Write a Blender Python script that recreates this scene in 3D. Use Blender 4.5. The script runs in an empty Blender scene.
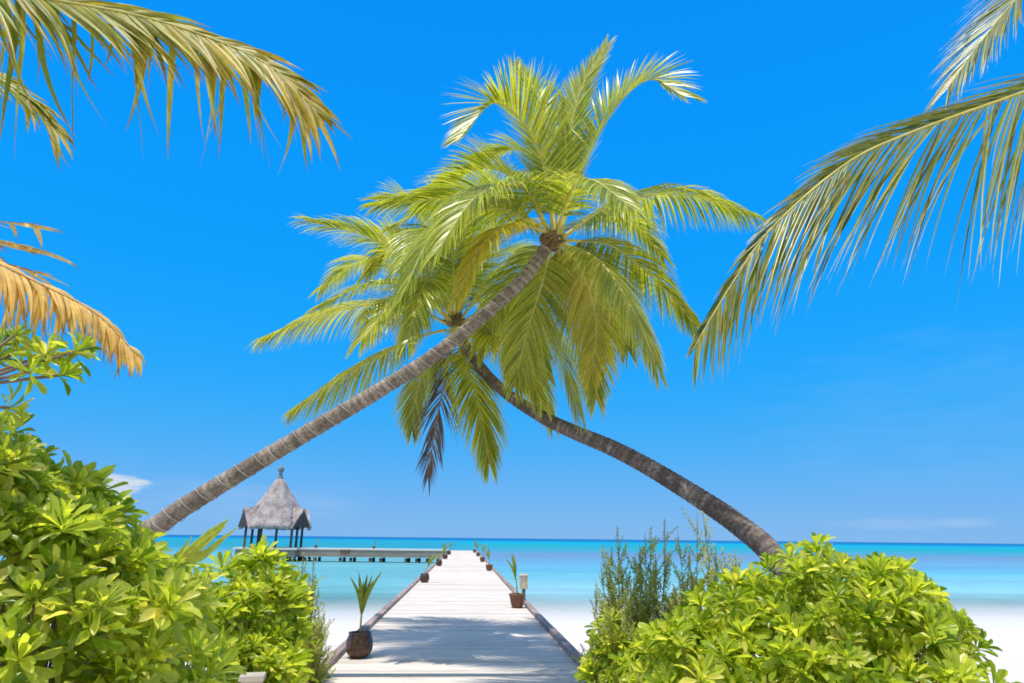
import bpy, math, random
import numpy as np
from mathutils import Vector, Matrix

random.seed(7)
rng = np.random.default_rng(7)
SC = bpy.context.scene
COL = SC.collection
R = math.radians

# ------------------------------------------------------------------ camera
CAM_Z = 1.6
PITCH, YAW, ROLL, FPX = R(16.07), R(-3.7), R(0.62), 683.0
cam_d = bpy.data.cameras.new("camera")
cam_d.sensor_width = 36.0
cam_d.lens = 24.0 * FPX / 682.67
cam_d.clip_end = 60000
cam_d.clip_start = 0.05
cam = bpy.data.objects.new("camera", cam_d)
COL.objects.link(cam)
CM = Matrix.Rotation(YAW, 3, 'Z') @ Matrix.Rotation(math.pi / 2 + PITCH, 3, 'X') @ Matrix.Rotation(ROLL, 3, 'Z')
cam.matrix_world = Matrix.Translation((0, 0, CAM_Z)) @ CM.to_4x4()
SC.camera = cam

def P(px, py, Y):
    """World point seen at a pixel, at world distance Y along the jetty."""
    d = CM @ Vector(((px - 512) / FPX, -(py - 341.5) / FPX, -1))
    k = Y / d.y
    return Vector((d.x * k, Y, CAM_Z + d.z * k))

def PZ(px, py, z):
    """World point seen at a pixel, on the level z."""
    d = CM @ Vector(((px - 512) / FPX, -(py - 341.5) / FPX, -1))
    k = (z - CAM_Z) / d.z
    return Vector((d.x * k, d.y * k, z))

# ------------------------------------------------------------------ sun, sky, exposure
SUN = Vector((-0.16, -0.18, 1.0)).normalized()
SUN_EL = math.asin(SUN.z)
SUN_AZ = math.atan2(SUN.x, SUN.y)
sl = bpy.data.lights.new("sun", 'SUN')
sl.energy = 4.3
sl.angle = R(0.53)
sl.color = (1.0, 0.955, 0.88)
sun = bpy.data.objects.new("sun", sl)
COL.objects.link(sun)
sun.rotation_euler = (-SUN).to_track_quat('-Z', 'Y').to_euler()
sun.location = (0, 0, 50)

world = bpy.data.worlds.new("World")
SC.world = world
world.use_nodes = True
nt = world.node_tree
nt.nodes.clear()
def N(t, kind, **kw):
    n = t.nodes.new(kind)
    for k, v in kw.items():
        if k.startswith('i_'):
            n.inputs[k[2:].replace('_', ' ')].default_value = v
        else:
            setattr(n, k, v)
    return n
def L(t, a, b): t.links.new(a, b)
def math_node(t, op, a, b=None, c=None, clamp=False):
    n = t.nodes.new('ShaderNodeMath'); n.operation = op; n.use_clamp = clamp
    for i, v in enumerate((a, b, c)):
        if v is None: continue
        if isinstance(v, (int, float)): n.inputs[i].default_value = v
        else: t.links.new(v, n.inputs[i])
    return n.outputs[0]
def mix_node(t, fac, a, b, blend='MIX'):
    n = t.nodes.new('ShaderNodeMix'); n.data_type = 'RGBA'; n.blend_type = blend
    for s, v in ((n.inputs[0], fac), (n.inputs[6], a), (n.inputs[7], b)):
        if isinstance(v, (int, float)): s.default_value = v
        elif isinstance(v, (tuple, list)): s.default_value = tuple(v) + ((1,) if len(v) == 3 else ())
        else: t.links.new(v, s)
    return n.outputs[2]
def ramp_node(t, fac, stops, interp='LINEAR'):
    n = t.nodes.new('ShaderNodeValToRGB'); n.color_ramp.interpolation = interp
    e = n.color_ramp.elements
    while len(e) < len(stops): e.new(0.5)
    for el, (p, c) in zip(e, stops):
        el.position = p; el.color = tuple(c) + ((1,) if len(c) == 3 else ())
    if fac is not None: t.links.new(fac, n.inputs[0])
    return n.outputs[0]

sky = N(nt, 'ShaderNodeTexSky', sky_type='NISHITA', sun_disc=False, sun_elevation=SUN_EL,
        sun_rotation=SUN_AZ, altitude=0.0, air_density=1.0, dust_density=0.2, ozone_density=4.0)
geo = N(nt, 'ShaderNodeTexCoord')
sep = N(nt, 'ShaderNodeSeparateXYZ'); L(nt, geo.outputs['Generated'], sep.inputs[0])
# the Nishita sky, graded to the clear saturated blue of the tropics
zc = math_node(nt, 'MAXIMUM', sep.outputs[2], 0.0)
grade = ramp_node(nt, zc, [(0.0, (.23, .49, .86)), (0.05, (.165, .465, .90)), (0.12, (.06, .435, .95)), (0.22, (.012, .395, 1.0)),
                           (0.36, (.001, .355, 1.0)), (0.6, (.0005, .305, 1.0)), (1.0, (.001, .22, .80))], 'B_SPLINE')
grade = mix_node(nt, 1.0, grade, (10.0, 10.0, 10.0), 'MULTIPLY')
tint = mix_node(nt, 0.975, sky.outputs[0], grade)
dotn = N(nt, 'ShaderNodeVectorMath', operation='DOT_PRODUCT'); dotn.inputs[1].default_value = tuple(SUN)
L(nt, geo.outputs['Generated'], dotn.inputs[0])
fill_glow = N(nt, 'ShaderNodeMapRange', interpolation_type='SMOOTHSTEP'); L(nt, dotn.outputs['Value'], fill_glow.inputs[0])
fill_glow.inputs[1].default_value = 0.80; fill_glow.inputs[2].default_value = 1.0
tint = mix_node(nt, fill_glow.outputs[0], tint, (10.5, 11.0, 12.0))  # white glow round the sun, added to take the blue out of shadows
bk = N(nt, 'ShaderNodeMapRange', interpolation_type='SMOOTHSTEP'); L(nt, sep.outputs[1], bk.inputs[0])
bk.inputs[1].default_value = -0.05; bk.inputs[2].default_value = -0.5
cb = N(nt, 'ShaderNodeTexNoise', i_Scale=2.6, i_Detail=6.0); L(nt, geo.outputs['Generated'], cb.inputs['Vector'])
fill_clouds = ramp_node(nt, cb.outputs['Fac'], [(0.34, (0, 0, 0)), (0.56, (1, 1, 1))])
tint = mix_node(nt, math_node(nt, 'MULTIPLY', bk.outputs[0], fill_clouds), tint, (7.5, 7.5, 7.8))  # unseen clouds behind the camera, added as a whiter fill light
# thin clouds low over the horizon: a few real shapes in the sky itself
mp = N(nt, 'ShaderNodeMapping'); mp.inputs['Scale'].default_value = (5, 5, 26)
L(nt, geo.outputs['Generated'], mp.inputs[0])
cn = N(nt, 'ShaderNodeTexNoise', i_Scale=2.2, i_Detail=7.0, i_Roughness=0.6)
L(nt, mp.outputs[0], cn.inputs['Vector'])
def blob(px, py, sx, sz):
    d = (P(px, py, 10) - Vector((0, 0, CAM_Z))).normalized()
    ax = math_node(nt, 'DIVIDE', math_node(nt, 'SUBTRACT', sep.outputs[0], d.x), sx)
    az = math_node(nt, 'DIVIDE', math_node(nt, 'SUBTRACT', sep.outputs[2], d.z), sz)
    r2 = math_node(nt, 'ADD', math_node(nt, 'MULTIPLY', ax, ax), math_node(nt, 'MULTIPLY', az, az))
    g = math_node(nt, 'SUBTRACT', 1.0, r2, clamp=True)
    return math_node(nt, 'MULTIPLY', g, math_node(nt, 'GREATER_THAN', sep.outputs[1], 0.0))
def cl(b, lo, hi, k):
    v = math_node(nt, 'ADD', cn.outputs['Fac'], math_node(nt, 'MULTIPLY', b, 0.42))
    m = N(nt, 'ShaderNodeMapRange', interpolation_type='SMOOTHSTEP'); L(nt, v, m.inputs[0])
    m.inputs[1].default_value = lo; m.inputs[2].default_value = hi
    return math_node(nt, 'MULTIPLY', math_node(nt, 'MULTIPLY', m.outputs[0], k), math_node(nt, 'MULTIPLY', b, 3.0, clamp=True))
c1 = cl(blob(107, 484, 0.05, 0.022), 0.62, 0.85, 0.85)
c2 = cl(blob(893, 524, 0.085, 0.010), 0.55, 0.95, 0.13)
c3 = cl(blob(968, 522, 0.03, 0.010), 0.55, 0.95, 0.12)
c4 = cl(blob(250, 500, 0.20, 0.035), 0.55, 1.1, 0.12)
c5 = cl(blob(950, 410, 0.25, 0.12), 0.5, 1.3, 0.06)
cs = math_node(nt, 'ADD', math_node(nt, 'ADD', c1, c2), math_node(nt, 'ADD', math_node(nt, 'ADD', c3, c5), c4), clamp=True)
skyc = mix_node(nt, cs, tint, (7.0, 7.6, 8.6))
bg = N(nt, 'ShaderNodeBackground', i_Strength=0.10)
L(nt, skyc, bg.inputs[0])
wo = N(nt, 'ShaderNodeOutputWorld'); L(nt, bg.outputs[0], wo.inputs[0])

SC.view_settings.view_transform = 'Standard'
SC.view_settings.look = 'None'
SC.view_settings.exposure = 0.0
SC.view_settings.gamma = 1.0
SC.view_settings.use_curve_mapping = False
SC.render.engine = 'CYCLES'
SC.cycles.max_bounces = 8
SC.cycles.transparent_max_bounces = 12
SC.cycles.filter_width = 1.7
SC.cycles.use_denoising = True

# ------------------------------------------------------------------ materials
def new_mat(name):
    m = bpy.data.materials.new(name); m.use_nodes = True
    t = m.node_tree; t.nodes.clear()
    o = t.nodes.new('ShaderNodeOutputMaterial')
    return m, t, o
def leaf_mat(name, dark, light, yellow, tip, tip_at=0.75, trans=0.45, rough=0.38, spec=0.5, tip_amt=1.0):
    """Leaf: colour varies from leaf to leaf (tint.r), some leaves yellowed (tint.b), dry tips (tint.g)."""
    m, t, o = new_mat(name)
    at = N(t, 'ShaderNodeAttribute', attribute_name='tint', attribute_type='GEOMETRY')
    s = N(t, 'ShaderNodeSeparateColor'); L(t, at.outputs['Color'], s.inputs[0])
    c = mix_node(t, s.outputs[0], dark, light)
    c = mix_node(t, s.outputs[2], c, yellow)
    tp = ramp_node(t, s.outputs[1], [(tip_at, (0, 0, 0)), (min(1, tip_at + 0.22), (tip_amt,) * 3)])
    c = mix_node(t, tp, c, tip)
    no = N(t, 'ShaderNodeTexNoise', i_Scale=22.0, i_Detail=3.0)
    tc = N(t, 'ShaderNodeTexCoord'); L(t, tc.outputs['Object'], no.inputs['Vector'])
    v = math_node(t, 'MULTIPLY_ADD', no.outputs['Fac'], 0.7, 0.65)
    c = mix_node(t, 1.0, c, v, 'MULTIPLY')
    p = N(t, 'ShaderNodeBsdfPrincipled', i_Roughness=rough)
    p.inputs['Specular IOR Level'].default_value = spec
    L(t, c, p.inputs['Base Color'])
    tr = N(t, 'ShaderNodeBsdfTranslucent')
    tcol = mix_node(t, 1.0, c, (1.25, 1.15, 0.55), 'MULTIPLY')
    L(t, tcol, tr.inputs[0])
    mx = N(t, 'ShaderNodeMixShader'); mx.inputs[0].default_value = trans
    L(t, p.outputs[0], mx.inputs[1]); L(t, tr.outputs[0], mx.inputs[2])
    L(t, mx.outputs[0], o.inputs[0])
    return m
def noise_mat(name, c1, c2, scale=(4, 4, 4), rough=0.8, bump=0.2, bscale=None, detail=6, tint=False, spec=0.3, lo=0.35, hi=0.65):
    m, t, o = new_mat(name)
    tc = N(t, 'ShaderNodeTexCoord')
    mpp = N(t, 'ShaderNodeMapping'); mpp.inputs['Scale'].default_value = scale
    L(t, tc.outputs['Object'], mpp.inputs[0])
    no = N(t, 'ShaderNodeTexNoise', i_Scale=1.0, i_Detail=float(detail), i_Roughness=0.62)
    L(t, mpp.outputs[0], no.inputs['Vector'])
    c = ramp_node(t, no.outputs['Fac'], [(lo, c1), (hi, c2)])
    if tint:
        at = N(t, 'ShaderNodeAttribute', attribute_name='tint', attribute_type='GEOMETRY')
        s = N(t, 'ShaderNodeSeparateColor'); L(t, at.outputs['Color'], s.inputs[0])
        v = math_node(t, 'MULTIPLY_ADD', s.outputs[0], 0.24, 0.86)
        c = mix_node(t, 1.0, c, v, 'MULTIPLY')
    p = N(t, 'ShaderNodeBsdfPrincipled', i_Roughness=rough)
    p.inputs['Specular IOR Level'].default_value = spec
    L(t, c, p.inputs['Base Color'])
    if bump:
        b = N(t, 'ShaderNodeBump', i_Strength=bump, i_Distance=0.02)
        L(t, no.outputs['Fac'], b.inputs['Height']); L(t, b.outputs[0], p.inputs['Normal'])
    L(t, p.outputs[0], o.inputs[0])
    return m

M = {}
M['frond'] = leaf_mat('palm_leaflets', (0.18, 0.28, 0.014), (0.62, 0.68, 0.09), (0.82, 0.66, 0.10), (0.50, 0.42, 0.16), 0.84, 0.54, 0.31, .6)
M['frond_yellow'] = leaf_mat('yellowing_palm_leaflets', (0.36, 0.36, 0.03), (0.70, 0.60, 0.08), (0.80, 0.58, 0.08), (0.45, 0.32, 0.12), 0.70, 0.42, 0.38)
M['frond_near'] = leaf_mat('near_palm_leaflets', (0.08, 0.15, 0.008), (0.34, 0.43, 0.04), (0.66, 0.47, 0.06), (0.32, 0.19, 0.08), 0.72, 0.42, 0.48, .4)
M['frond_combed'] = leaf_mat('combed_palm_leaflets', (0.045, 0.095, 0.008), (0.24, 0.30, 0.035), (0.60, 0.46, 0.06), (0.40, 0.36, 0.16), 0.80, 0.42, 0.34, .6)
M['frond_dry'] = leaf_mat('dry_palm_leaflets', (0.62, 0.36, 0.05), (0.90, 0.63, 0.14), (0.80, 0.62, 0.28), (0.22, 0.13, 0.08), 0.72, 0.35, 0.6, 0.3)
M['frond_dead'] = leaf_mat('dead_palm_leaflets', (0.10, 0.07, 0.06), (0.20, 0.15, 0.14), (0.25, 0.20, 0.17), (0.14, 0.10, 0.10), 0.7, 0.15, 0.7, 0.2)
M['midrib'] = noise_mat('palm_midrib', (0.42, 0.38, 0.07), (0.62, 0.54, 0.16), (3, 3, 3), 0.5, 0.1)
M['midrib_dry'] = noise_mat('dry_palm_midrib', (0.25, 0.15, 0.07), (0.42, 0.28, 0.12), (6, 6, 6), 0.6, 0.1)
M['lettuce'] = leaf_mat('sea_lettuce_leaves', (0.17, 0.31, 0.010), (0.70, 0.80, 0.09), (0.92, 0.86, 0.22), (0.36, 0.40, 0.08), 0.93, 0.60, 0.30, 0.5, 0.6)
M['olive'] = leaf_mat('small_olive_leaves', (0.24, 0.33, 0.08), (0.56, 0.62, 0.20), (0.60, 0.55, 0.15), (0.2, 0.22, 0.06), 0.95, 0.5, 0.5, 0.3)
M['seedling'] = leaf_mat('palm_seedling_leaves', (0.13, 0.20, 0.014), (0.34, 0.40, 0.05), (0.55, 0.46, 0.07), (0.4, 0.3, 0.1), 0.9, 0.40, 0.4)
M['stem'] = noise_mat('shrub_stems', (0.14, 0.10, 0.06), (0.27, 0.21, 0.14), (12, 12, 12), 0.85, 0.3)
M['olive_stem'] = noise_mat('twig_stems', (0.16, 0.13, 0.06), (0.28, 0.24, 0.12), (12, 12, 12), 0.85, 0.2)
M['kerb'] = noise_mat('weathered_kerb_timber', (0.24, 0.165, 0.14), (0.42, 0.33, 0.29), (14, 1.2, 14), 0.85, 0.35, tint=True)
M['deck'] = noise_mat('sanded_deck_boards', (0.53, 0.455, 0.375), (0.69, 0.615, 0.53), (1.3, 7, 7), 0.9, 0.25, tint=True, lo=0.28, hi=0.55)
M['pile'] = noise_mat('dark_wet_piles', (0.05, 0.05, 0.05), (0.12, 0.11, 0.10), (3, 3, 3), 0.6, 0.3)
M['pier_face'] = noise_mat('weathered_concrete', (0.24, 0.21, 0.17), (0.33, 0.29, 0.24), (0.5, 0.5, 1.5), 0.9, 0.3)
M['pier_top'] = noise_mat('pier_deck', (0.62, 0.58, 0.54), (0.74, 0.71, 0.68), (0.6, 3, 3), 0.9, 0.2)
M['pot'] = noise_mat('brown_glazed_clay', (0.030, 0.014, 0.008), (0.10, 0.045, 0.02), (22, 22, 22), 0.35, 0.35, spec=0.5)
M['pot_pale'] = noise_mat('brown_clay', (0.10, 0.048, 0.026), (0.21, 0.105, 0.055), (22, 22, 22), 0.6, 0.35)
M['soil'] = noise_mat('soil', (0.03, 0.02, 0.014), (0.07, 0.05, 0.035), (40, 40, 40), 0.95, 0.5)
M['cream'] = noise_mat('cream_paint', (0.55, 0.46, 0.33), (0.64, 0.55, 0.42), (6, 6, 6), 0.6, 0.1)
M['cream_shell'] = noise_mat('bleached_timber', (0.42, 0.36, 0.29), (0.56, 0.50, 0.42), (6, 6, 6), 0.7, 0.1)
M['cord'] = noise_mat('white_cord', (0.46, 0.42, 0.37), (0.62, 0.57, 0.51), (20, 20, 20), 0.6, 0.0)
M['fibre'] = noise_mat('palm_fibre', (0.10, 0.06, 0.03), (0.28, 0.19, 0.10), (18, 18, 30), 0.95, 0.6)
M['gazebo_wood'] = noise_mat('dark_gazebo_timber', (0.045, 0.045, 0.042), (0.10, 0.10, 0.09), (2, 2, 2), 0.8, 0.2)
M['finial'] = noise_mat('grey_finial', (0.14, 0.14, 0.15), (0.26, 0.24, 0.24), (4, 4, 4), 0.7, 0.2)
M['gable'] = noise_mat('gable_shade', (0.05, 0.045, 0.045), (0.10, 0.085, 0.08), (2, 2, 6), 0.9, 0.2)  # dark colour standing in for the shade inside the open gables
M['brown_wood'] = noise_mat('red_brown_timber', (0.13, 0.055, 0.04), (0.22, 0.10, 0.07), (3, 3, 3), 0.8, 0.2)

def thatch_mat():
    m, t, o = new_mat('grey_thatch')
    tc = N(t, 'ShaderNodeTexCoord')
    mpp = N(t, 'ShaderNodeMapping'); mpp.inputs['Scale'].default_value = (7, 7, 1.6)
    L(t, tc.outputs['Object'], mpp.inputs[0])
    no = N(t, 'ShaderNodeTexNoise', i_Scale=1.0, i_Detail=8.0, i_Roughness=0.7); L(t, mpp.outputs[0], no.inputs['Vector'])
    w = N(t, 'ShaderNodeTexNoise', i_Scale=0.9, i_Detail=3.0); L(t, tc.outputs['Object'], w.inputs['Vector'])
    f = math_node(t, 'ADD', math_node(t, 'MULTIPLY', no.outputs['Fac'], 0.6), math_node(t, 'MULTIPLY', w.outputs['Fac'], 0.4))
    c = ramp_node(t, f, [(0.38, (0.18, 0.155, 0.15)), (0.5, (0.36, 0.315, 0.305)), (0.62, (0.52, 0.465, 0.45))])
    p = N(t, 'ShaderNodeBsdfPrincipled', i_Roughness=0.95); p.inputs['Specular IOR Level'].default_value = 0.1
    L(t, c, p.inputs['Base Color'])
    b = N(t, 'ShaderNodeBump', i_Strength=0.7, i_Distance=0.15); L(t, f, b.inputs['Height']); L(t, b.outputs[0], p.inputs['Normal'])
    L(t, p.outputs[0], o.inputs[0])
    return m
M['thatch'] = thatch_mat()

def trunk_mat(name, c1, c2, c3, patch):
    """Palm bark: fine vertical cracks, leaf-scar rings (tint.r per ring), pale lichen patches."""
    m, t, o = new_mat(name)
    at = N(t, 'ShaderNodeAttribute', attribute_name='tint', attribute_type='GEOMETRY')
    s = N(t, 'ShaderNodeSeparateColor'); L(t, at.outputs['Color'], s.inputs[0])
    tc = N(t, 'ShaderNodeTexCoord')
    no = N(t, 'ShaderNodeTexNoise', i_Scale=26.0, i_Detail=7.0, i_Roughness=0.7); L(t, tc.outputs['Object'], no.inputs['Vector'])
    c = ramp_node(t, no.outputs['Fac'], [(0.32, c1), (0.52, c2), (0.70, c3)])
    v = math_node(t, 'MULTIPLY_ADD', s.outputs[0], 0.75, 0.56)
    c = mix_node(t, 1.0, c, v, 'MULTIPLY')
    n2 = N(t, 'ShaderNodeTexNoise', i_Scale=3.2, i_Detail=6.0, i_Roughness=0.75); L(t, tc.outputs['Object'], n2.inputs['Vector'])
    pf = ramp_node(t, n2.outputs['Fac'], [(0.56, (0, 0, 0)), (0.66, (patch,) * 3)])
    c = mix_node(t, pf, c, (0.50, 0.45, 0.41))
    p = N(t, 'ShaderNodeBsdfPrincipled', i_Roughness=0.9); p.inputs['Specular IOR Level'].default_value = 0.2
    L(t, c, p.inputs['Base Color'])
    b = N(t, 'ShaderNodeBump', i_Strength=0.6, i_Distance=0.015); L(t, no.outputs['Fac'], b.inputs['Height']); L(t, b.outputs[0], p.inputs['Normal'])
    L(t, p.outputs[0], o.inputs[0])
    return m
M['trunk_a'] = trunk_mat('grey_brown_palm_bark', (0.15, 0.118, 0.09), (0.32, 0.26, 0.21), (0.46, 0.38, 0.315), 0.25)
M['trunk_b'] = trunk_mat('dark_palm_bark', (0.10, 0.08, 0.072), (0.22, 0.175, 0.155), (0.38, 0.31, 0.275), 0.7)

def sand_mat():
    m, t, o = new_mat('coral_sand')
    tc = N(t, 'ShaderNodeTexCoord')
    no = N(t, 'ShaderNodeTexNoise', i_Scale=0.5, i_Detail=8.0, i_Roughness=0.6); L(t, tc.outputs['Object'], no.inputs['Vector'])
    n2 = N(t, 'ShaderNodeTexNoise', i_Scale=2.8, i_Detail=8.0); L(t, tc.outputs['Object'], n2.inputs['Vector'])
    c = ramp_node(t, no.outputs['Fac'], [(0.3, (0.60, 0.55, 0.51)), (0.7, (0.68, 0.64, 0.605))])
    s = N(t, 'ShaderNodeSeparateXYZ'); L(t, tc.outputs['Object'], s.inputs[0])
    wv = math_node(t, 'MULTIPLY_ADD', no.outputs['Fac'], 3.0, s.outputs[1])
    wet = N(t, 'ShaderNodeMapRange', interpolation_type='SMOOTHSTEP'); L(t, wv, wet.inputs[0])
    wet.inputs[1].default_value = 26; wet.inputs[2].default_value = 31
    c = mix_node(t, math_node(t, 'MULTIPLY', wet.outputs[0], 0.8), c, (0.61, 0.59, 0.57))
    p = N(t, 'ShaderNodeBsdfPrincipled', i_Roughness=0.95); p.inputs['Specular IOR Level'].default_value = 0.15
    L(t, c, p.inputs['Base Color'])
    b = N(t, 'ShaderNodeBump', i_Strength=0.8, i_Distance=0.10); L(t, n2.outputs['Fac'], b.inputs['Height']); L(t, b.outputs[0], p.inputs['Normal'])
    L(t, p.outputs[0], o.inputs[0])
    return m
M['sand'] = sand_mat()

def sea_mat():
    """Lagoon: the water's own colour follows the depth of the bed (bands parallel to the shore), clear in the shallows."""
    m, t, o = new_mat('lagoon_water')
    tc = N(t, 'ShaderNodeTexCoord')
    s = N(t, 'ShaderNodeSeparateXYZ'); L(t, tc.outputs['Object'], s.inputs[0])
    mpp = N(t, 'ShaderNodeMapping'); mpp.inputs['Scale'].default_value = (0.006, 0.03, 1)
    L(t, tc.outputs['Object'], mpp.inputs[0])
    no = N(t, 'ShaderNodeTexNoise', i_Scale=1.0, i_Detail=5.0, i_Roughness=0.55); L(t, mpp.outputs[0], no.inputs['Vector'])
    # log distance with a wobble
    ly = math_node(t, 'LOGARITHM', math_node(t, 'MAXIMUM', s.outputs[1], 5.0), 10.0)
    ly = math_node(t, 'ADD', ly, math_node(t, 'MULTIPLY', math_node(t, 'SUBTRACT', no.outputs['Fac'], 0.5), 0.28))
    f = math_node(t, 'DIVIDE', math_node(t, 'SUBTRACT', ly, 1.3), 2.4)      # 20 m -> 0, 5 km -> 1
    def pos(d): return (math.log10(d) - 1.3) / 2.4
    near = (0.105, 0.44, 0.50)
    c = ramp_node(t, f, [
        (pos(30), (0.62, 0.70, 0.68)), (pos(40), (0.26, 0.49, 0.53)), (pos(70), (0.115, 0.37, 0.47)),
        (pos(95), (0.11, 0.32, 0.47)), (pos(150), (0.12, 0.235, 0.375)), (pos(195), (0.06, 0.27, 0.40)),
        (pos(290), (0.018, 0.29, 0.345)), (pos(600), (0.002, 0.31, 0.46)), (pos(1100), (0.004, 0.15, 0.34)),
        (pos(3500), (0.01, 0.13, 0.33))])
    # the sheltered water on the left of the jetty is greener
    lf = N(t, 'ShaderNodeMapRange', interpolation_type='SMOOTHSTEP'); L(t, s.outputs[0], lf.inputs[0])
    lf.inputs[1].default_value = 4; lf.inputs[2].default_value = -8
    nf = N(t, 'ShaderNodeMapRange', interpolation_type='SMOOTHSTEP'); L(t, s.outputs[1], nf.inputs[0])
    nf.inputs[1].default_value = 230; nf.inputs[2].default_value = 120
    gcol = mix_node(t, nf.outputs[0], (0.02, 0.25, 0.345), (0.12, 0.35, 0.375))
    ff = N(t, 'ShaderNodeMapRange', interpolation_type='SMOOTHSTEP'); L(t, s.outputs[1], ff.inputs[0])
    ff.inputs[1].default_value = 900; ff.inputs[2].default_value = 350
    c = mix_node(t, math_node(t, 'MULTIPLY', math_node(t, 'MULTIPLY', lf.outputs[0], 0.85), ff.outputs[0]), c, gcol)
    # patches of bed and ripple streaks
    mp2 = N(t, 'ShaderNodeMapping'); mp2.inputs['Scale'].default_value = (0.035, 0.16, 1)
    L(t, tc.outputs['Object'], mp2.inputs[0])
    n2 = N(t, 'ShaderNodeTexNoise', i_Scale=1.0, i_Detail=7.0, i_Roughness=0.6); L(t, mp2.outputs[0], n2.inputs['Vector'])
    c = mix_node(t, 1.0, c, math_node(t, 'MULTIPLY_ADD', n2.outputs['Fac'], 0.5, 0.75), 'MULTIPLY')
    mp3 = N(t, 'ShaderNodeMapping'); mp3.inputs['Scale'].default_value = (0.5, 1.5, 1)
    L(t, tc.outputs['Object'], mp3.inputs[0])
    n3 = N(t, 'ShaderNodeTexNoise', i_Scale=1.0, i_Detail=6.0); L(t, mp3.outputs[0], n3.inputs['Vector'])
    c = mix_node(t, 1.0, c, math_node(t, 'MULTIPLY_ADD', n3.outputs['Fac'], 0.36, 0.82), 'MULTIPLY')
    b = N(t, 'ShaderNodeBump', i_Strength=0.6, i_Distance=0.15); L(t, n3.outputs['Fac'], b.inputs['Height'])
    d = N(t, 'ShaderNodeBsdfDiffuse'); L(t, c, d.inputs[0]); L(t, b.outputs[0], d.inputs['Normal'])
    g = N(t, 'ShaderNodeBsdfGlossy', i_Roughness=0.22); L(t, b.outputs[0], g.inputs['Normal'])
    mx = N(t, 'ShaderNodeMixShader'); mx.inputs[0].default_value = 0.10
    L(t, d.outputs[0], mx.inputs[1]); L(t, g.outputs[0], mx.inputs[2])
    tr = N(t, 'ShaderNodeBsdfTransparent')
    al = N(t, 'ShaderNodeMapRange', interpolation_type='SMOOTHSTEP')
    yy = math_node(t, 'MULTIPLY_ADD', math_node(t, 'SUBTRACT', n2.outputs['Fac'], 0.5), 7.0, s.outputs[1])
    L(t, yy, al.inputs[0]); al.inputs[1].default_value = 27; al.inputs[2].default_value = 50
    mx2 = N(t, 'ShaderNodeMixShader'); L(t, al.outputs[0], mx2.inputs[0])
    L(t, tr.outputs[0], mx2.inputs[1]); L(t, mx.outputs[0], mx2.inputs[2])
    L(t, mx2.outputs[0], o.inputs[0])
    return m
M['sea'] = sea_mat()

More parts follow.
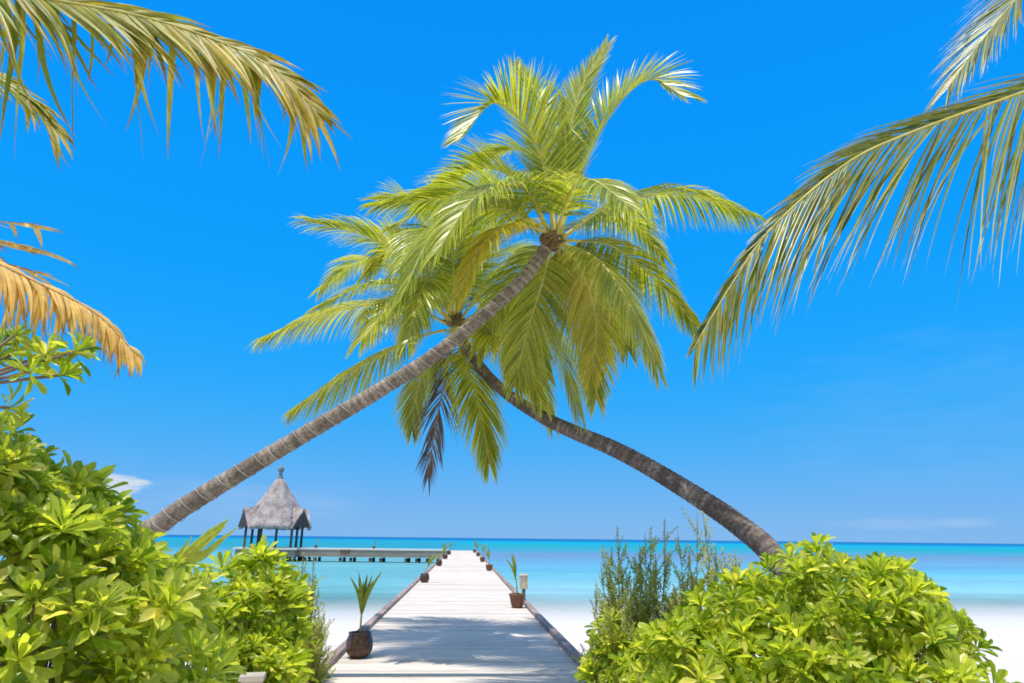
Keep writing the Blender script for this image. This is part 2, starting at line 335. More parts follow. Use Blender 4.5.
# ------------------------------------------------------------------ mesh helpers
class MB:
    """Collects vertices, faces and a tint per vertex; build() links them as ONE mesh object."""
    def __init__(s): s.v, s.f, s.t = [], [], []
    def n(s): return len(s.v)
    def quadstrip(s, rows, tints):
        """rows: list of lists of points (same length); joins neighbours with quads."""
        b = len(s.v); k = len(rows[0])
        for r, t in zip(rows, tints):
            s.v.extend(r); s.t.extend([t] * k)
        for i in range(len(rows) - 1):
            for j in range(k - 1):
                a = b + i * k + j
                s.f.append((a, a + 1, a + k + 1, a + k))
    def tube(s, pts, rad, sides=6, tints=None, cap=True):
        pts = [Vector(p) for p in pts]
        b = len(s.v); n = len(pts)
        ref = None
        for i, p in enumerate(pts):
            T = (pts[min(i + 1, n - 1)] - pts[max(i - 1, 0)]).normalized()
            if ref is None:
                ref = Vector((0, 0, 1)) if abs(T.z) < 0.9 else Vector((1, 0, 0))
            U = (ref - T * ref.dot(T)).normalized(); W = T.cross(U); ref = U
            r = rad[i] if hasattr(rad, '__len__') else rad
            t = tints[i] if tints else (0.5, 0, 0)
            for j in range(sides):
                a = 2 * math.pi * j / sides
                s.v.append(p + U * (math.cos(a) * r) + W * (math.sin(a) * r)); s.t.append(t)
        for i in range(n - 1):
            for j in range(sides):
                a = b + i * sides + j; c = b + i * sides + (j + 1) % sides
                s.f.append((a, c, c + sides, a + sides))
        if cap:
            s.f.append(tuple(b + j for j in reversed(range(sides))))
            s.f.append(tuple(b + (n - 1) * sides + j for j in range(sides)))
    def box(s, c, size, rz=0.0, t=(0.5, 0, 0), taper=1.0):
        b = len(s.v); ca, sa = math.cos(rz), math.sin(rz)
        for z in (-1, 1):
            k = taper if z > 0 else 1.0
            for x, y in ((-1, -1), (1, -1), (1, 1), (-1, 1)):
                dx, dy = x * size[0] / 2 * k, y * size[1] / 2 * k
                s.v.append(Vector((c[0] + dx * ca - dy * sa, c[1] + dx * sa + dy * ca, c[2] + z * size[2] / 2))); s.t.append(t)
        for q in ((3, 2, 1, 0), (4, 5, 6, 7), (0, 1, 5, 4), (1, 2, 6, 5), (2, 3, 7, 6), (3, 0, 4, 7)):
            s.f.append(tuple(b + i for i in q))
    def lathe(s, c, prof, sides=24, wob=0.0):
        b = len(s.v)
        for k, (r, z) in enumerate(prof):
            for j in range(sides):
                a = 2 * math.pi * j / sides
                rr = r * (1 + wob * math.sin(a * 3 + k))
                s.v.append(Vector((c[0] + rr * math.cos(a), c[1] + rr * math.sin(a), c[2] + z))); s.t.append((0.5, 0, 0))
        for k in range(len(prof) - 1):
            for j in range(sides):
                a = b + k * sides + j; d = b + k * sides + (j + 1) % sides
                s.f.append((a, d, d + sides, a + sides))
        s.f.append(tuple(b + j for j in reversed(range(sides))))
        e = b + (len(prof) - 1) * sides
        s.f.append(tuple(e + j for j in range(sides)))
    def build(s, name, mat, parent=None, smooth=True, origin=None):
        me = bpy.data.meshes.new(name)
        o0 = Vector(origin) if origin is not None else (parent_world(parent) if parent else Vector((0, 0, 0)))
        me.from_pydata([tuple(Vector(p) - o0) for p in s.v], [], s.f)
        finish(me, mat, np.array(s.t, dtype=np.float32), smooth)
        o = bpy.data.objects.new(name, me); COL.objects.link(o)
        if parent: o.parent = parent
        if origin is not None: o.location = o0
        return o
def parent_world(o):
    v = Vector((0, 0, 0))
    while o is not None:
        v = v + o.location; o = o.parent
    return v
def finish(me, mat, tint, smooth):
    a = me.attributes.new('tint', 'FLOAT_COLOR', 'POINT')
    c = np.ones((len(tint), 4), dtype=np.float32); c[:, :3] = tint
    a.data.foreach_set('color', c.ravel())
    me.materials.append(mat)
    me.polygons.foreach_set('use_smooth', [smooth] * len(me.polygons))
    me.update()
def bulk(name, V, F, T, mat, parent, smooth=True):
    """A mesh from numpy arrays: V (n,3), quads F (m,4), tint T (n,3)."""
    me = bpy.data.meshes.new(name)
    o0 = parent_world(parent) if parent else Vector((0, 0, 0))
    V = V - np.array(o0)
    me.vertices.add(len(V)); me.vertices.foreach_set('co', V.astype(np.float32).ravel())
    me.loops.add(F.size); me.loops.foreach_set('vertex_index', F.astype(np.int32).ravel())
    me.polygons.add(len(F)); me.polygons.foreach_set('loop_start', np.arange(0, F.size, 4, dtype=np.int32))
    me.update(calc_edges=True)
    finish(me, mat, T, smooth)
    o = bpy.data.objects.new(name, me); COL.objects.link(o)
    if parent: o.parent = parent
    return o
def thing(name, label, cat, loc, group=None):
    o = bpy.data.objects.new(name, None); COL.objects.link(o)
    o.location = loc; o.empty_display_size = 0.2
    o['label'] = label; o['category'] = cat
    if group: o['group'] = group
    return o
def tag(o, label, cat, group=None):
    o['label'] = label; o['category'] = cat
    if group: o['group'] = group
    return o
def struct(o):
    o['kind'] = 'structure'; return o
def spline(pts, n):
    """Catmull-Rom through pts, resampled evenly by length into n+1 points."""
    p = [Vector(q) for q in pts]
    p = [p[0] * 2 - p[1]] + p + [p[-1] * 2 - p[-2]]
    out = []
    for i in range(1, len(p) - 2):
        for k in range(24):
            t = k / 24
            a, b, c, d = p[i - 1], p[i], p[i + 1], p[i + 2]
            out.append(0.5 * ((2 * b) + (c - a) * t + (2 * a - 5 * b + 4 * c - d) * t * t + (3 * b - a - 3 * c + d) * t ** 3))
    out.append(p[-2])
    ln = [0]
    for a, b in zip(out, out[1:]): ln.append(ln[-1] + (b - a).length)
    res, j = [], 0
    for k in range(n + 1):
        s = ln[-1] * k / n
        while j < len(ln) - 2 and ln[j + 1] < s: j += 1
        u = (s - ln[j]) / max(1e-9, ln[j + 1] - ln[j])
        res.append(out[j].lerp(out[j + 1], min(1, max(0, u))))
    return res, ln[-1]

# ------------------------------------------------------------------ setting: sand and sea
def sand_height(x, y):
    if y < 10: z = -0.55
    elif y < 30: z = -0.55 - 1.22 * (y - 10) / 20
    elif y < 55: z = -1.77 - 0.46 * (y - 30) / 25
    else: z = -2.23 - 0.02 * (y - 55)
    return z
def sm(a, b, x):
    t = min(1, max(0, (x - a) / (b - a))); return t * t * (3 - 2 * t)
def path_height(x, y):
    """The trodden sand path that climbs to the foot of the jetty."""
    return 0.50 * sm(2.9, 1.5, abs(x + .12)) * sm(8.2, 7.0, y) * sm(-9, -3, y)
mb = MB()
xs = [-6000, -1500, -400, -150] + list(np.arange(-60, -6, 1.5)) + list(np.arange(-6, 6, .4)) + list(np.arange(6, 61, 1.5)) + [150, 400, 1500, 6000]
ys = [-3000, -400, -60, -20, -8] + list(np.arange(-2, 12, .4)) + list(np.arange(12, 56, 1.0)) + [70, 120, 300, 8000]
rows = []
for y in ys:
    rows.append([Vector((x, y, max(-8, sand_height(x, y)) + path_height(x, y) + (0.035 * math.sin(x * 1.3 + y * .7) + 0.03 * math.sin(x * .6 - y * 1.1) if abs(x) < 60 and y < 32 else 0))) for x in xs])
mb.quadstrip(rows, [(0.5, 0, 0)] * len(ys))
mb.f = [tuple(reversed(f)) for f in mb.f]
struct(mb.build('sand', M['sand']))
mb = MB()
SEA_Z = -1.65
xs = [-30000, -6000, -1000, -200, 0, 200, 1000, 6000, 30000]
ys = [24, 60, 150, 500, 2000, 8000, 40000]
mb.quadstrip([[Vector((x, y, SEA_Z)) for x in xs] for y in ys], [(0.5, 0, 0)] * len(ys))
mb.f = [tuple(reversed(f)) for f in mb.f]
struct(mb.build('sea', M['sea']))

# ------------------------------------------------------------------ jetty
JL, JR = PZ(309, 683, 0).x, PZ(598, 683, 0).x
JSTART = 7.3
JEND = 93.0
jetty = thing('jetty', 'long pale sand-dusted boardwalk on piles running straight out over the lagoon', 'jetty', ((JL + JR) / 2, JSTART, 0))
mb = MB()
y = JSTART
while y < JEND:
    w = 0.145 if y < 30 else 0.45
    sag = random.uniform(-0.004, 0.004)
    mb.box(((JL + JR) / 2 + random.uniform(-.01, .01), y + w / 2, -0.022 + sag), (JR - JL - 0.02, w - (0.0035 if y < 30 else 0.008), 0.045), 0, (random.random() ** 0.7, 0, 0))
    y += w
mb.build('deck', M['deck'], jetty, smooth=False)
KW, KH = 0.12, 0.07
for sx in (JL, JR):
    mb = MB(); y = JSTART
    while y < JEND:
        ln = random.uniform(2.6, 3.4)
        mb.box((sx + random.uniform(-.008, .008), y + ln / 2, KH / 2 + 0.004 + random.uniform(-.006, .006)), (KW, ln - 0.012, KH), random.uniform(-.002, .002), (random.random(), 0, 0))
        y += ln
    k = mb.build('kerb', M['kerb'], jetty, smooth=False)
    mb = MB(); mb.box((sx, (JEND + JSTART) / 2, -0.17), (0.10, JEND - JSTART, 0.22)); mb.build('edge_beam', M['kerb'], jetty, smooth=False)
for yy in range(34, 93, 8):
    for sx in (JL + 0.15, JR - 0.15):
        mb = MB(); mb.tube([(sx, yy, -3.2), (sx, yy, -0.06)], 0.11, 10); mb.build('pile', M['pile'], jetty)

# ------------------------------------------------------------------ cross pier and gazebo
A, B = P(447, 549.6, 94.5), P(236, 546.8, 97.5)
A.z = B.z = 0.0; PIER_A = A.copy()
pier = thing('cross_pier', 'low grey pier with pale deck edge running left from the far jetty to the gazebo', 'pier', (A + B) / 2)
pier_dir = (B - A).normalized(); pier_nx = Vector((-pier_dir.y, pier_dir.x, 0))
if pier_nx.y > 0: pier_nx = -pier_nx              # towards the beach
ang = math.atan2(pier_dir.y, pier_dir.x)
ctr = (A + B) / 2; plen = (B - A).length
PW = 2.6
def pp(u, v, z): return PIER_A + pier_dir * u + pier_nx * v + Vector((0, 0, z))
mb = MB(); c = pp(plen / 2, -PW / 2, 0.0); mb.box((c.x, c.y, -0.02), (plen, PW, 0.2), ang); mb.build('deck', M['pier_top'], pier, False)
mb = MB(); c = pp(plen / 2, -PW / 2, 0.0); mb.box((c.x, c.y, -0.56), (plen - 0.1, PW - 0.12, 0.87), ang); mb.build('side_wall', M['pier_face'], pier, False)
u = 1.2
while u < plen:
    for v in (-0.35, -PW + 0.35):
        q = pp(u, v, 0)
        mb = MB(); mb.tube([(q.x, q.y, -3.5), (q.x, q.y, -1.1)], 0.20, 10); mb.build('pile', M['pile'], pier)
    u += random.choice((1.4, 2.6, 3.4))
q = pp((P(346, 550, 96) - PIER_A).dot(pier_dir), 0.33, 0)
mb = MB()
for k in range(4): mb.box((q.x, q.y - 0.1 * k, -0.16 - 0.14 * k), (1.15 - 0.16 * k, 0.28, 0.06), ang)
for sgn in (-1, 1): mb.box((q.x + sgn * 0.5, q.y + 0.05, -0.36), (0.07, 0.10, 0.62), ang)
mb.build('boarding_step', M['brown_wood'], pier, False)

G = P(273.5, 545, 99.0); G.z = 0
gaz = thing('gazebo', 'square gazebo with steep grey thatched roof and finial at the pier end', 'gazebo', G)
def gp(x, y, z): return Vector((G.x + x, G.y + y, z))
mb = MB(); mb.box(gp(0, 0, -0.03), (8.2, 8.2, 0.24)); mb.build('platform', M['pier_top'], gaz, False)
mb = MB(); mb.box(gp(0, 0, -0.62), (7.6, 7.6, 0.92)); mb.build('platform_wall', M['pier_face'], gaz, False)
for x in (-3.2, -1.1, 1.1, 3.2):
    for yv in (-3.4, 3.4):
        q = gp(x, yv, 0); mb = MB(); mb.tube([(q.x, q.y, -3.5), (q.x, q.y, -1.0)], 0.2, 10); mb.build('pile', M['pile'], gaz)
ze = P(276, 526, 96).z; zt = P(281, 479, 99).z
for x, yv in ((-3.0, -3.0), (-1.0, -3.0), (1.0, -3.0), (3.0, -3.0), (-3.0, 3.0), (3.0, 3.0), (-3, 0), (3, 0)):
    q = gp(x, yv, 0.09); mb = MB(); mb.tube([q, (q.x, q.y, ze + 0.55)], 0.17, 10); mb.build('post', M['gazebo_wood'], gaz)
mb = MB()
for sy in (-3, 3): mb.box(gp(0, sy, ze + 0.1), (6.4, 0.2, 0.25))
for sx in (-3, 3): mb.box(gp(sx, 0, ze + 0.1), (0.2, 5.7, 0.22))
mb.build('beam', M['gazebo_wood'], gaz, False)
# main roof: concave pyramid, drawn as rings of a rounded square; open gables stand out at the two sides
roof = MB()
hz = zt - ze
prof = [(4.75, ze - 0.35), (4.85, ze - 0.05), (4.1, ze + .17 * hz), (3.15, ze + .40 * hz), (2.1, ze + .63 * hz), (1.35, ze + .81 * hz), (0.85, ze + .94 * hz), (0.5, zt - 0.05), (0.05, zt + .1)]
_z = [q[1] for q in prof]; _r = [q[0] for q in prof]
dense = [prof[0], prof[1]]
for i_ in range(1, 23):
    zz = _z[1] + (_z[-2] - _z[1]) * i_ / 22
    dense.append((float(np.interp(zz, _z, _r)) + (.11 if i_ % 2 else -.02) * (1 - .6 * i_ / 22), zz - (.10 if i_ % 2 else 0)))
prof = dense + [prof[-1]]
GROT = R(-90 + 5)
def hexr(a, r, e):
    """A six-sided ring, its corners softened near the top."""
    k = math.cos(math.pi / 6) / math.cos((a + math.pi / 6) % (math.pi / 3) - math.pi / 6)
    return r * (k * e + (1 - e) * .95)
rows = []
for k, (r_, z) in enumerate(prof):
    ring = []
    for j in range(60):
        a = 2 * math.pi * j / 60
        q = hexr(a, r_, min(1, r_ / 2.5))
        jit = random.uniform(-.05, .05) if 0 < k < 20 else 0
        aa = a + GROT
        # the eaves are cut back where a gable opens (the two faces beside the front one, and their opposites)
        ring.append(gp(math.cos(aa) * (q + jit), math.sin(aa) * (q + jit), z + (random.uniform(-.16, .06) if k < 1 else jit)))
    ring.append(ring[0]); rows.append(ring)
for k in range(len(rows) - 1):
    for j in range(60):
        am = math.degrees(2 * math.pi * (j + .5) / 60) % 360
        zf = (prof[k][1] - ze) / hz
        if zf < .36 and min(abs((am - g + 180) % 360 - 180) for g in (60, 120, 240, 300)) < (22 if zf < .02 else (18 if zf < .17 else 9)): continue
        b = len(roof.v); roof.v += [rows[k][j], rows[k][j + 1], rows[k + 1][j + 1], rows[k + 1][j]]; roof.t += [(.5, 0, 0)] * 4
        roof.f.append((b, b + 1, b + 2, b + 3))
rf = roof.build('roof', M['thatch'], gaz)
md = rf.modifiers.new('weld', 'WELD'); md.merge_threshold = 0.002
md = rf.modifiers.new('thick', 'SOLIDIFY'); md.thickness = 0.25; md.offset = -1
for gd in (60, 120, 240, 300):
    aa = GROT + R(gd); o_ = Vector((math.cos(aa), math.sin(aa), 0)); s_ = Vector((-o_.y, o_.x, 0))
    g = MB()
    for s2 in (-1, 1):
        rws = []
        for rr, zr, hw, ze2 in ((2.0, .40, .5, .30), (3.0, .385, 1.05, .14), (3.75, .37, 1.5, .02), (4.55, .355, 1.95, -.06)):
            rws.append([gp(0, 0, ze + (zr + (ze2 - zr) * w) * hz) + o_ * (rr - .25 * w) + s_ * (s2 * hw * w) for w in (0, .25, .5, .75, 1.0)])
        g.quadstrip(rws, [(0.5, 0, 0)] * 4)
    go = g.build('gable_roof', M['thatch'], gaz, False)
    md = go.modifiers.new('thick', 'SOLIDIFY'); md.thickness = 0.22; md.offset = 0
    g = MB()
    a_, b_, c_ = (gp(0, 0, ze + h * hz) + o_ * 4.4 + s_ * w for h, w in ((-.02, -1.8), (-.02, 1.8), (.34, 0)))
    for off in (0, 0.08):
        for q in (a_, b_, c_): g.v.append(q + o_ * off); g.t.append((0.5, 0, 0))
    g.f += [(0, 1, 2), (5, 4, 3), (0, 3, 4, 1), (1, 4, 5, 2), (2, 5, 3, 0)]
    g.build('gable', M['gable'], gaz, False)  # dark panel across the opening, painted as the shade within
mb = MB()
mb.lathe(gp(0, 0, zt - 0.35), [(0.52, 0), (0.42, 0.35), (0.30, 0.7), (0.22, 1.05), (0.20, 1.25), (0.36, 1.4), (0.42, 1.65), (0.36, 1.9), (0.18, 2.1), (0.02, 2.2)], 16)
mb.build('finial', M['finial'], gaz)

# ------------------------------------------------------------------ palms
SC_L, SC_W, SC_N = 1.50, .86, 2.15
def frond(parent, pts, L0=0.6, width=0.03, n=70, droop=1.0, roll=0.0, a=(70, 22), endk=.62, lift=18, mat='frond', rib='midrib',
          r0=0.022, seg=4, fold=False, bare=0.12, upper=1.0, lower=1.0, ragged=0.07, yellow=0.0, lean=0.0, blunt=False, kink=0.0, band=None, gaps=.35, hanglen=1.0, tipyellow=0.0, tilt=1.0, label=None):
    """One pinnate leaf: a midrib with a row of narrow leaflets down each side. pts are world points."""
    M_ = 60
    line, length = spline(pts, M_); L0 *= SC_L; width *= SC_W; n = int(n * SC_N)
    h = line[-1] - line[0]; h.z = 0
    if h.length < 0.25 * length:                    # nearly vertical frond: take the side from the first steps too
        h = h + Vector((0.05, -0.3, 0)) * length
    S0 = h.normalized().cross(Vector((0, 0, 1))).normalized()
    rb = MB()
    rb.tube(line, [r0 * (1 - 0.86 * (k / M_)) * (1.5 - 0.5 * min(1, k / 8)) for k in range(M_ + 1)], 6)
    ro = rb.build('frond', M[rib], parent)
    if label: ro['label'] = label
    lb = MB()
    Z = Vector((0, 0, 1))
    for side in (-1, 1):
        ph = random.uniform(0, 10)
        for i in range(n):
            t = bare + (1 - bare) * (i + random.uniform(-.35, .35) + 0.5) / n
            t = min(0.995, max(bare, t))
            if random.random() < ragged * 0.35: continue
            u = t * M_; k = min(M_ - 1, int(u)); base = line[k].lerp(line[k + 1], u - k)
            T = (line[min(M_, k + 2)] - line[max(0, k - 1)]).normalized()
            S = (S0 - T * S0.dot(T)).normalized()
            Nn = S.cross(T)
            if roll:
                q = Matrix.Rotation(R(roll), 3, T); S = q @ S; Nn = q @ Nn
            tt = (t - bare) / (1 - bare)
            al = R(a[0] + (a[1] - a[0]) * tt ** 0.8 + 7 * math.sin(ph + tt * 17) * ragged * 3 + random.gauss(0, 3))
            hang = kink > 0 and random.random() < kink * (1.0 - .45 * tt)
            if band and ((side < 0 and not kink) or (kink and not hang)): al = R(band[0] + (band[1] - band[0]) * tt + random.gauss(0, 4))
            v = R(lift + random.gauss(0, 4))
            D = T * math.cos(al) + (S * (side * math.cos(v)) + Nn * math.sin(v)) * math.sin(al)
            ll = L0 * (0.55 + 0.45 * min(1, tt / 0.28)) * (1 - endk * max(0, (tt - 0.35) / 0.65) ** 1.3) * random.uniform(0.86, 1.08)
            ll *= upper if side > 0 else lower
            if hang: ll *= hanglen
            if random.random() < ragged: ll *= random.uniform(0.55, 0.95)
            g = droop * (random.uniform(0.6, 1.4) if kink else random.uniform(.85, 1.15))
            if band and kink and not hang: g *= band[2]
            if hang and random.random() < gaps: continue
            Wd = (T - D * T.dot(D)).normalized()
            tl_ = (T * random.gauss(0, .5) + S * random.gauss(0, .25)) * (tilt * (1 if hang else .25)) if kink else Vector((0, 0, 0))
            p = base.copy(); d = D.normalized(); rows = []; tin = []
            rnd = random.random() ** 1.2; yl = min(1, max(0, yellow + tipyellow * tt + random.gauss(0, 0.16)))
            tw = random.uniform(-.25, .25) * (3.2 if kink else 1)
            for s in range(seg + 1):
                f = s / seg
                wv = width * (0.55 + 1.8 * f if f < 0.25 else (1 - ((f - 0.25) / 0.75) ** (3.0 if blunt else 1.5))) * 0.5
                Wc = (Wd - d * Wd.dot(d)).normalized()
                Wc = Matrix.Rotation(tw * f * 3, 3, d) @ Wc
                if fold:
                    Nl = Wc.cross(d)
                    if Nl.dot(Nn) < 0: Nl = -Nl
                    rows.append([p - Wc * wv - Nl * wv * .5, p, p + Wc * wv - Nl * wv * .5])
                else:
                    rows.append([p - Wc * wv, p + Wc * wv])
                tin.append((rnd, f, yl))
                d = (d - Z * (g * ((3.4 * max(0, 1 - 2.2 * f) + .1) if hang else (0.35 + f)) / seg) + (T * lean + tl_) / seg).normalized()
                p = p + d * (ll / seg)
            lb.quadstrip(rows, tin)
    lb.build('leaflets', M[mat], ro)
    return ro

def trunk(parent, pts, rad, mat, ring=0.085):
    line, length = spline(pts, max(40, int(spline(pts, 10)[1] / (ring / 3))))
    n = len(line); tin, rr = [], []
    for k in range(n):
        f = k / (n - 1); idx = k // 3
        random.seed(idx * 13 + 5)
        base = np.interp(f, [q[0] for q in rad], [q[1] for q in rad])
        rr.append(base * (1 + (0.035 if k % 3 == 0 else (-0.012 if k % 3 == 1 else 0.0)) + 0.015 * math.sin(f * 23)))
        tin.append((random.random() if k % 3 else 0.15, f, 0))
    mb = MB(); mb.tube(line, rr, 18, tin)
    return mb.build('trunk', M[mat], parent), line, rr
def crownshaft(parent, c, d, r):
    mb = MB(); d = d.normalized()
    mb.tube([c - d * r * 1.6, c - d * r * 0.7, c, c + d * r * 1.3, c + d * r * 2.4], [r * 0.95, r * 1.35, r * 1.5, r * 1.1, r * 0.4], 14)
    for k in range(26):
        a = random.uniform(0, 6.28); u = d.orthogonal().normalized(); w = d.cross(u)
        o = (u * math.cos(a) + w * math.sin(a))
        s = c + o * r * 1.2 - d * r * random.uniform(-.6, 1.2)
        mb.tube([s, s + o * r * 0.6 + d * r * 0.6, s + o * r * random.uniform(.6, 1.2) + d * r * 1.6 - Vector((0, 0, r * .5))], [0.03, 0.022, 0.006], 5)
    return mb.build('leaf_sheath', M['fibre'], parent)

# --- the left leaning palm, crossing in front
def Yl(z): return 9.1 + 0.15 * z
def PT(px, py, k=-0.18, y0=9.1):
    Y = y0
    for _ in range(12): Y = y0 + k * P(px, py, Y).z
    return P(px, py, Y)
tl = [PT(*q) for q in ((163, 522), (210, 491), (300, 437), (380, 390), (440, 351), (490, 310), (525, 277), (550, 242))]
base = Vector((tl[0].x - 0.95, 9.1, -0.75)); mid = Vector((tl[0].x - 0.42, 8.95, tl[0].z - 0.42))
tl = [base, mid] + tl
palm = thing('coconut_palm', 'left palm leaning right, its trunk wound with white cord and crossing in front', 'palm tree', base, 'two crossed leaning palms')
trk, tline, trad = trunk(palm, tl, [(0, .18), (.08, .138), (.3, .116), (.6, .096), (.85, .080), (1, .082)], 'trunk_a')
C1 = tl[-1]; Y1 = C1.y
crownshaft(palm, C1, (tl[-1] - tl[-2]), 0.075)
random.seed(21)
def F(Y0, pts, **kw): return dict(pts=[P(x, y, Y0 + dy) for x, y, dy in pts], **kw)
left_fronds = [
    F(Y1, [(553, 238, 0), (546, 175, -.1), (524, 124, -.35), (494, 103, -.7), (462, 137, -1.0)], L0=.62, droop=.25, lift=30, roll=-10, yellow=.08),
    F(Y1, [(555, 235, .05), (550, 160, .45), (540, 100, .9), (516, 64, 1.4)], L0=.62, droop=.1, lift=12, roll=0, a=(62, 20)),
    F(Y1, [(558, 235, 0), (568, 150, .2), (580, 92, .35), (606, 46, .4)], L0=.5, droop=.2, lift=10, roll=40, a=(45, 14)),
    F(Y1, [(560, 235, 0), (582, 168, .0), (612, 112, -.15), (648, 80, -.4), (684, 96, -.8)], L0=.66, droop=.45, lift=20, roll=48),
    F(Y1, [(562, 238, 0), (612, 205, .1), (680, 194, .35), (752, 214, .5)], L0=.62, droop=2.0, lift=10, a=(70, 25)),
    F(Y1, [(562, 240, .1), (612, 246, .7), (655, 280, 1.2), (697, 326, 1.4)], L0=.6, droop=1.6, lift=5, a=(65, 25), yellow=.12),
    F(Y1, [(560, 242, 0), (600, 262, -.5), (634, 312, -.9), (656, 364, -1.0)], L0=.62, droop=1.3, lift=0, yellow=.22),
    F(Y1, [(557, 242, .05), (580, 268, .5), (596, 318, .8), (592, 372, .8)], L0=.56, droop=1.1, lift=0, yellow=.45),
    F(Y1, [(556, 238, 0), (570, 192, -.6), (592, 180, -1.3), (632, 208, -2.1)], L0=.55, droop=1.3, lift=15, yellow=.05),
    F(Y1, [(547, 232, -.05), (513, 224, -.7), (482, 246, -1.1), (456, 300, -1.25)], L0=.42, droop=1.4, lift=10, yellow=.55, mat='frond'),
    F(Y1, [(548, 235, 0), (500, 208, -.3), (440, 226, -.8), (400, 300, -1.2)], L0=.68, droop=1.7, lift=15, a=(75, 30)),
    F(Y1, [(547, 234, .05), (492, 193, .35), (440, 198, .7), (378, 206, .9)], L0=.62, droop=1.2, lift=20),
    F(Y1, [(549, 232, .1), (515, 180, .7), (480, 168, 1.3), (440, 185, 1.8)], L0=.6, droop=.6, lift=28),
    F(Y1, [(557, 242, .1), (566, 282, .9), (590, 335, 1.2), (596, 398, 1.2)], L0=.62, droop=1.2, lift=0, yellow=.25),
    F(Y1, [(553, 242, .1), (540, 290, .8), (526, 335, 1.1), (515, 385, 1.2)], L0=.6, droop=1.2, lift=0, yellow=.15),
    F(Y1, [(557, 236, 0), (562, 190, .05), (566, 150, .1), (563, 105, .15)], L0=.3, droop=.1, lift=5, a=(22, 8), n=40),
    F(Y1, [(552, 238, .1), (530, 262, 1.0), (500, 300, 1.7), (478, 350, 2.0)], L0=.6, droop=1.2, lift=5, yellow=.2),
    F(Y1, [(561, 238, .2), (598, 215, 1.2), (632, 222, 2.0), (664, 258, 2.5)], L0=.6, droop=1.2, lift=12, yellow=.1),
    F(Y1, [(549, 232, 0), (524, 188, -.5), (478, 196, -1.2), (436, 252, -1.7)], L0=.6, droop=1.3, lift=18),
    F(Y1, [(549, 235, .1), (512, 214, .8), (470, 214, 1.3), (420, 244, 1.6)], L0=.6, droop=1.3, lift=15, yellow=.1),
    F(Y1, [(556, 232, .1), (548, 180, .9), (520, 150, 1.6), (478, 158, 2.2)], L0=.6, droop=.7, lift=22),
    F(Y1, [(559, 240, .1), (588, 262, 1.1), (614, 300, 1.6), (628, 350, 1.8)], L0=.6, droop=1.2, lift=3, yellow=.2),
]
for f in left_fronds: frond(palm, **f)

# white cord spiralling up its trunk
mb = MB(); cord = []
n = len(tline); turn = 0.0; ref = None
for k in range(int(n * 0.10), int(n * 0.93)):
    for sub in (0, 0.34, 0.67):
        p = tline[k].lerp(tline[min(n - 1, k + 1)], sub); T = (tline[min(n - 1, k + 1)] - tline[k - 1]).normalized()
        ref = ref or Vector((0, 0, 1)); U = (ref - T * ref.dot(T)).normalized(); W = T.cross(U); ref = U
        step = (tline[k + 1] - tline[k]).length * 0.335
        turn += step / ((0.265 - 0.09 * k / n) * (1 + .22 * math.sin(k * .11) + .12 * math.sin(k * .37))) * 2 * math.pi
        r = trad[k] * 1.05 + 0.008
        cord.append(p + U * math.cos(turn) * r + W * math.sin(turn) * r)
mb.tube(cord, 0.0038, 5)
tag(mb.build('cord', M['cord'], None), 'thin white cord wound in a spiral round the left leaning palm trunk', 'cord')

# --- the right leaning palm, behind
YR0, YR1 = 8.6, 11.6
px_r = [(776, 560), (740, 526), (693, 494), (645, 465), (610, 447), (574, 432), (539, 415), (499, 387), (468, 350), (455, 322)]
tr_ = []
for k, (x, y) in enumerate(px_r):
    tr_.append(P(x, y, YR0 + (YR1 - YR0) * (k / (len(px_r) - 1)) ** 0.9))
baseR = Vector((tr_[0].x + 0.55, 8.35, -0.8)); midR = Vector((tr_[0].x + 0.25, 8.45, tr_[0].z - 0.75))
tr_ = [baseR, midR] + tr_
palm2 = thing('coconut_palm', 'right palm leaning left, dark bare trunk rising from the right shrubs and passing behind', 'palm tree', baseR, 'two crossed leaning palms')
_, tl2, tr2 = trunk(palm2, tr_, [(0, .20), (.15, .158), (.35, .138), (.55, .118), (.75, .098), (.9, .084), (1, .09)], 'trunk_b')
C2 = tr_[-1]; Y2 = C2.y
crownshaft(palm2, C2, (tr_[-1] - tr_[-2]), 0.09)
random.seed(33)
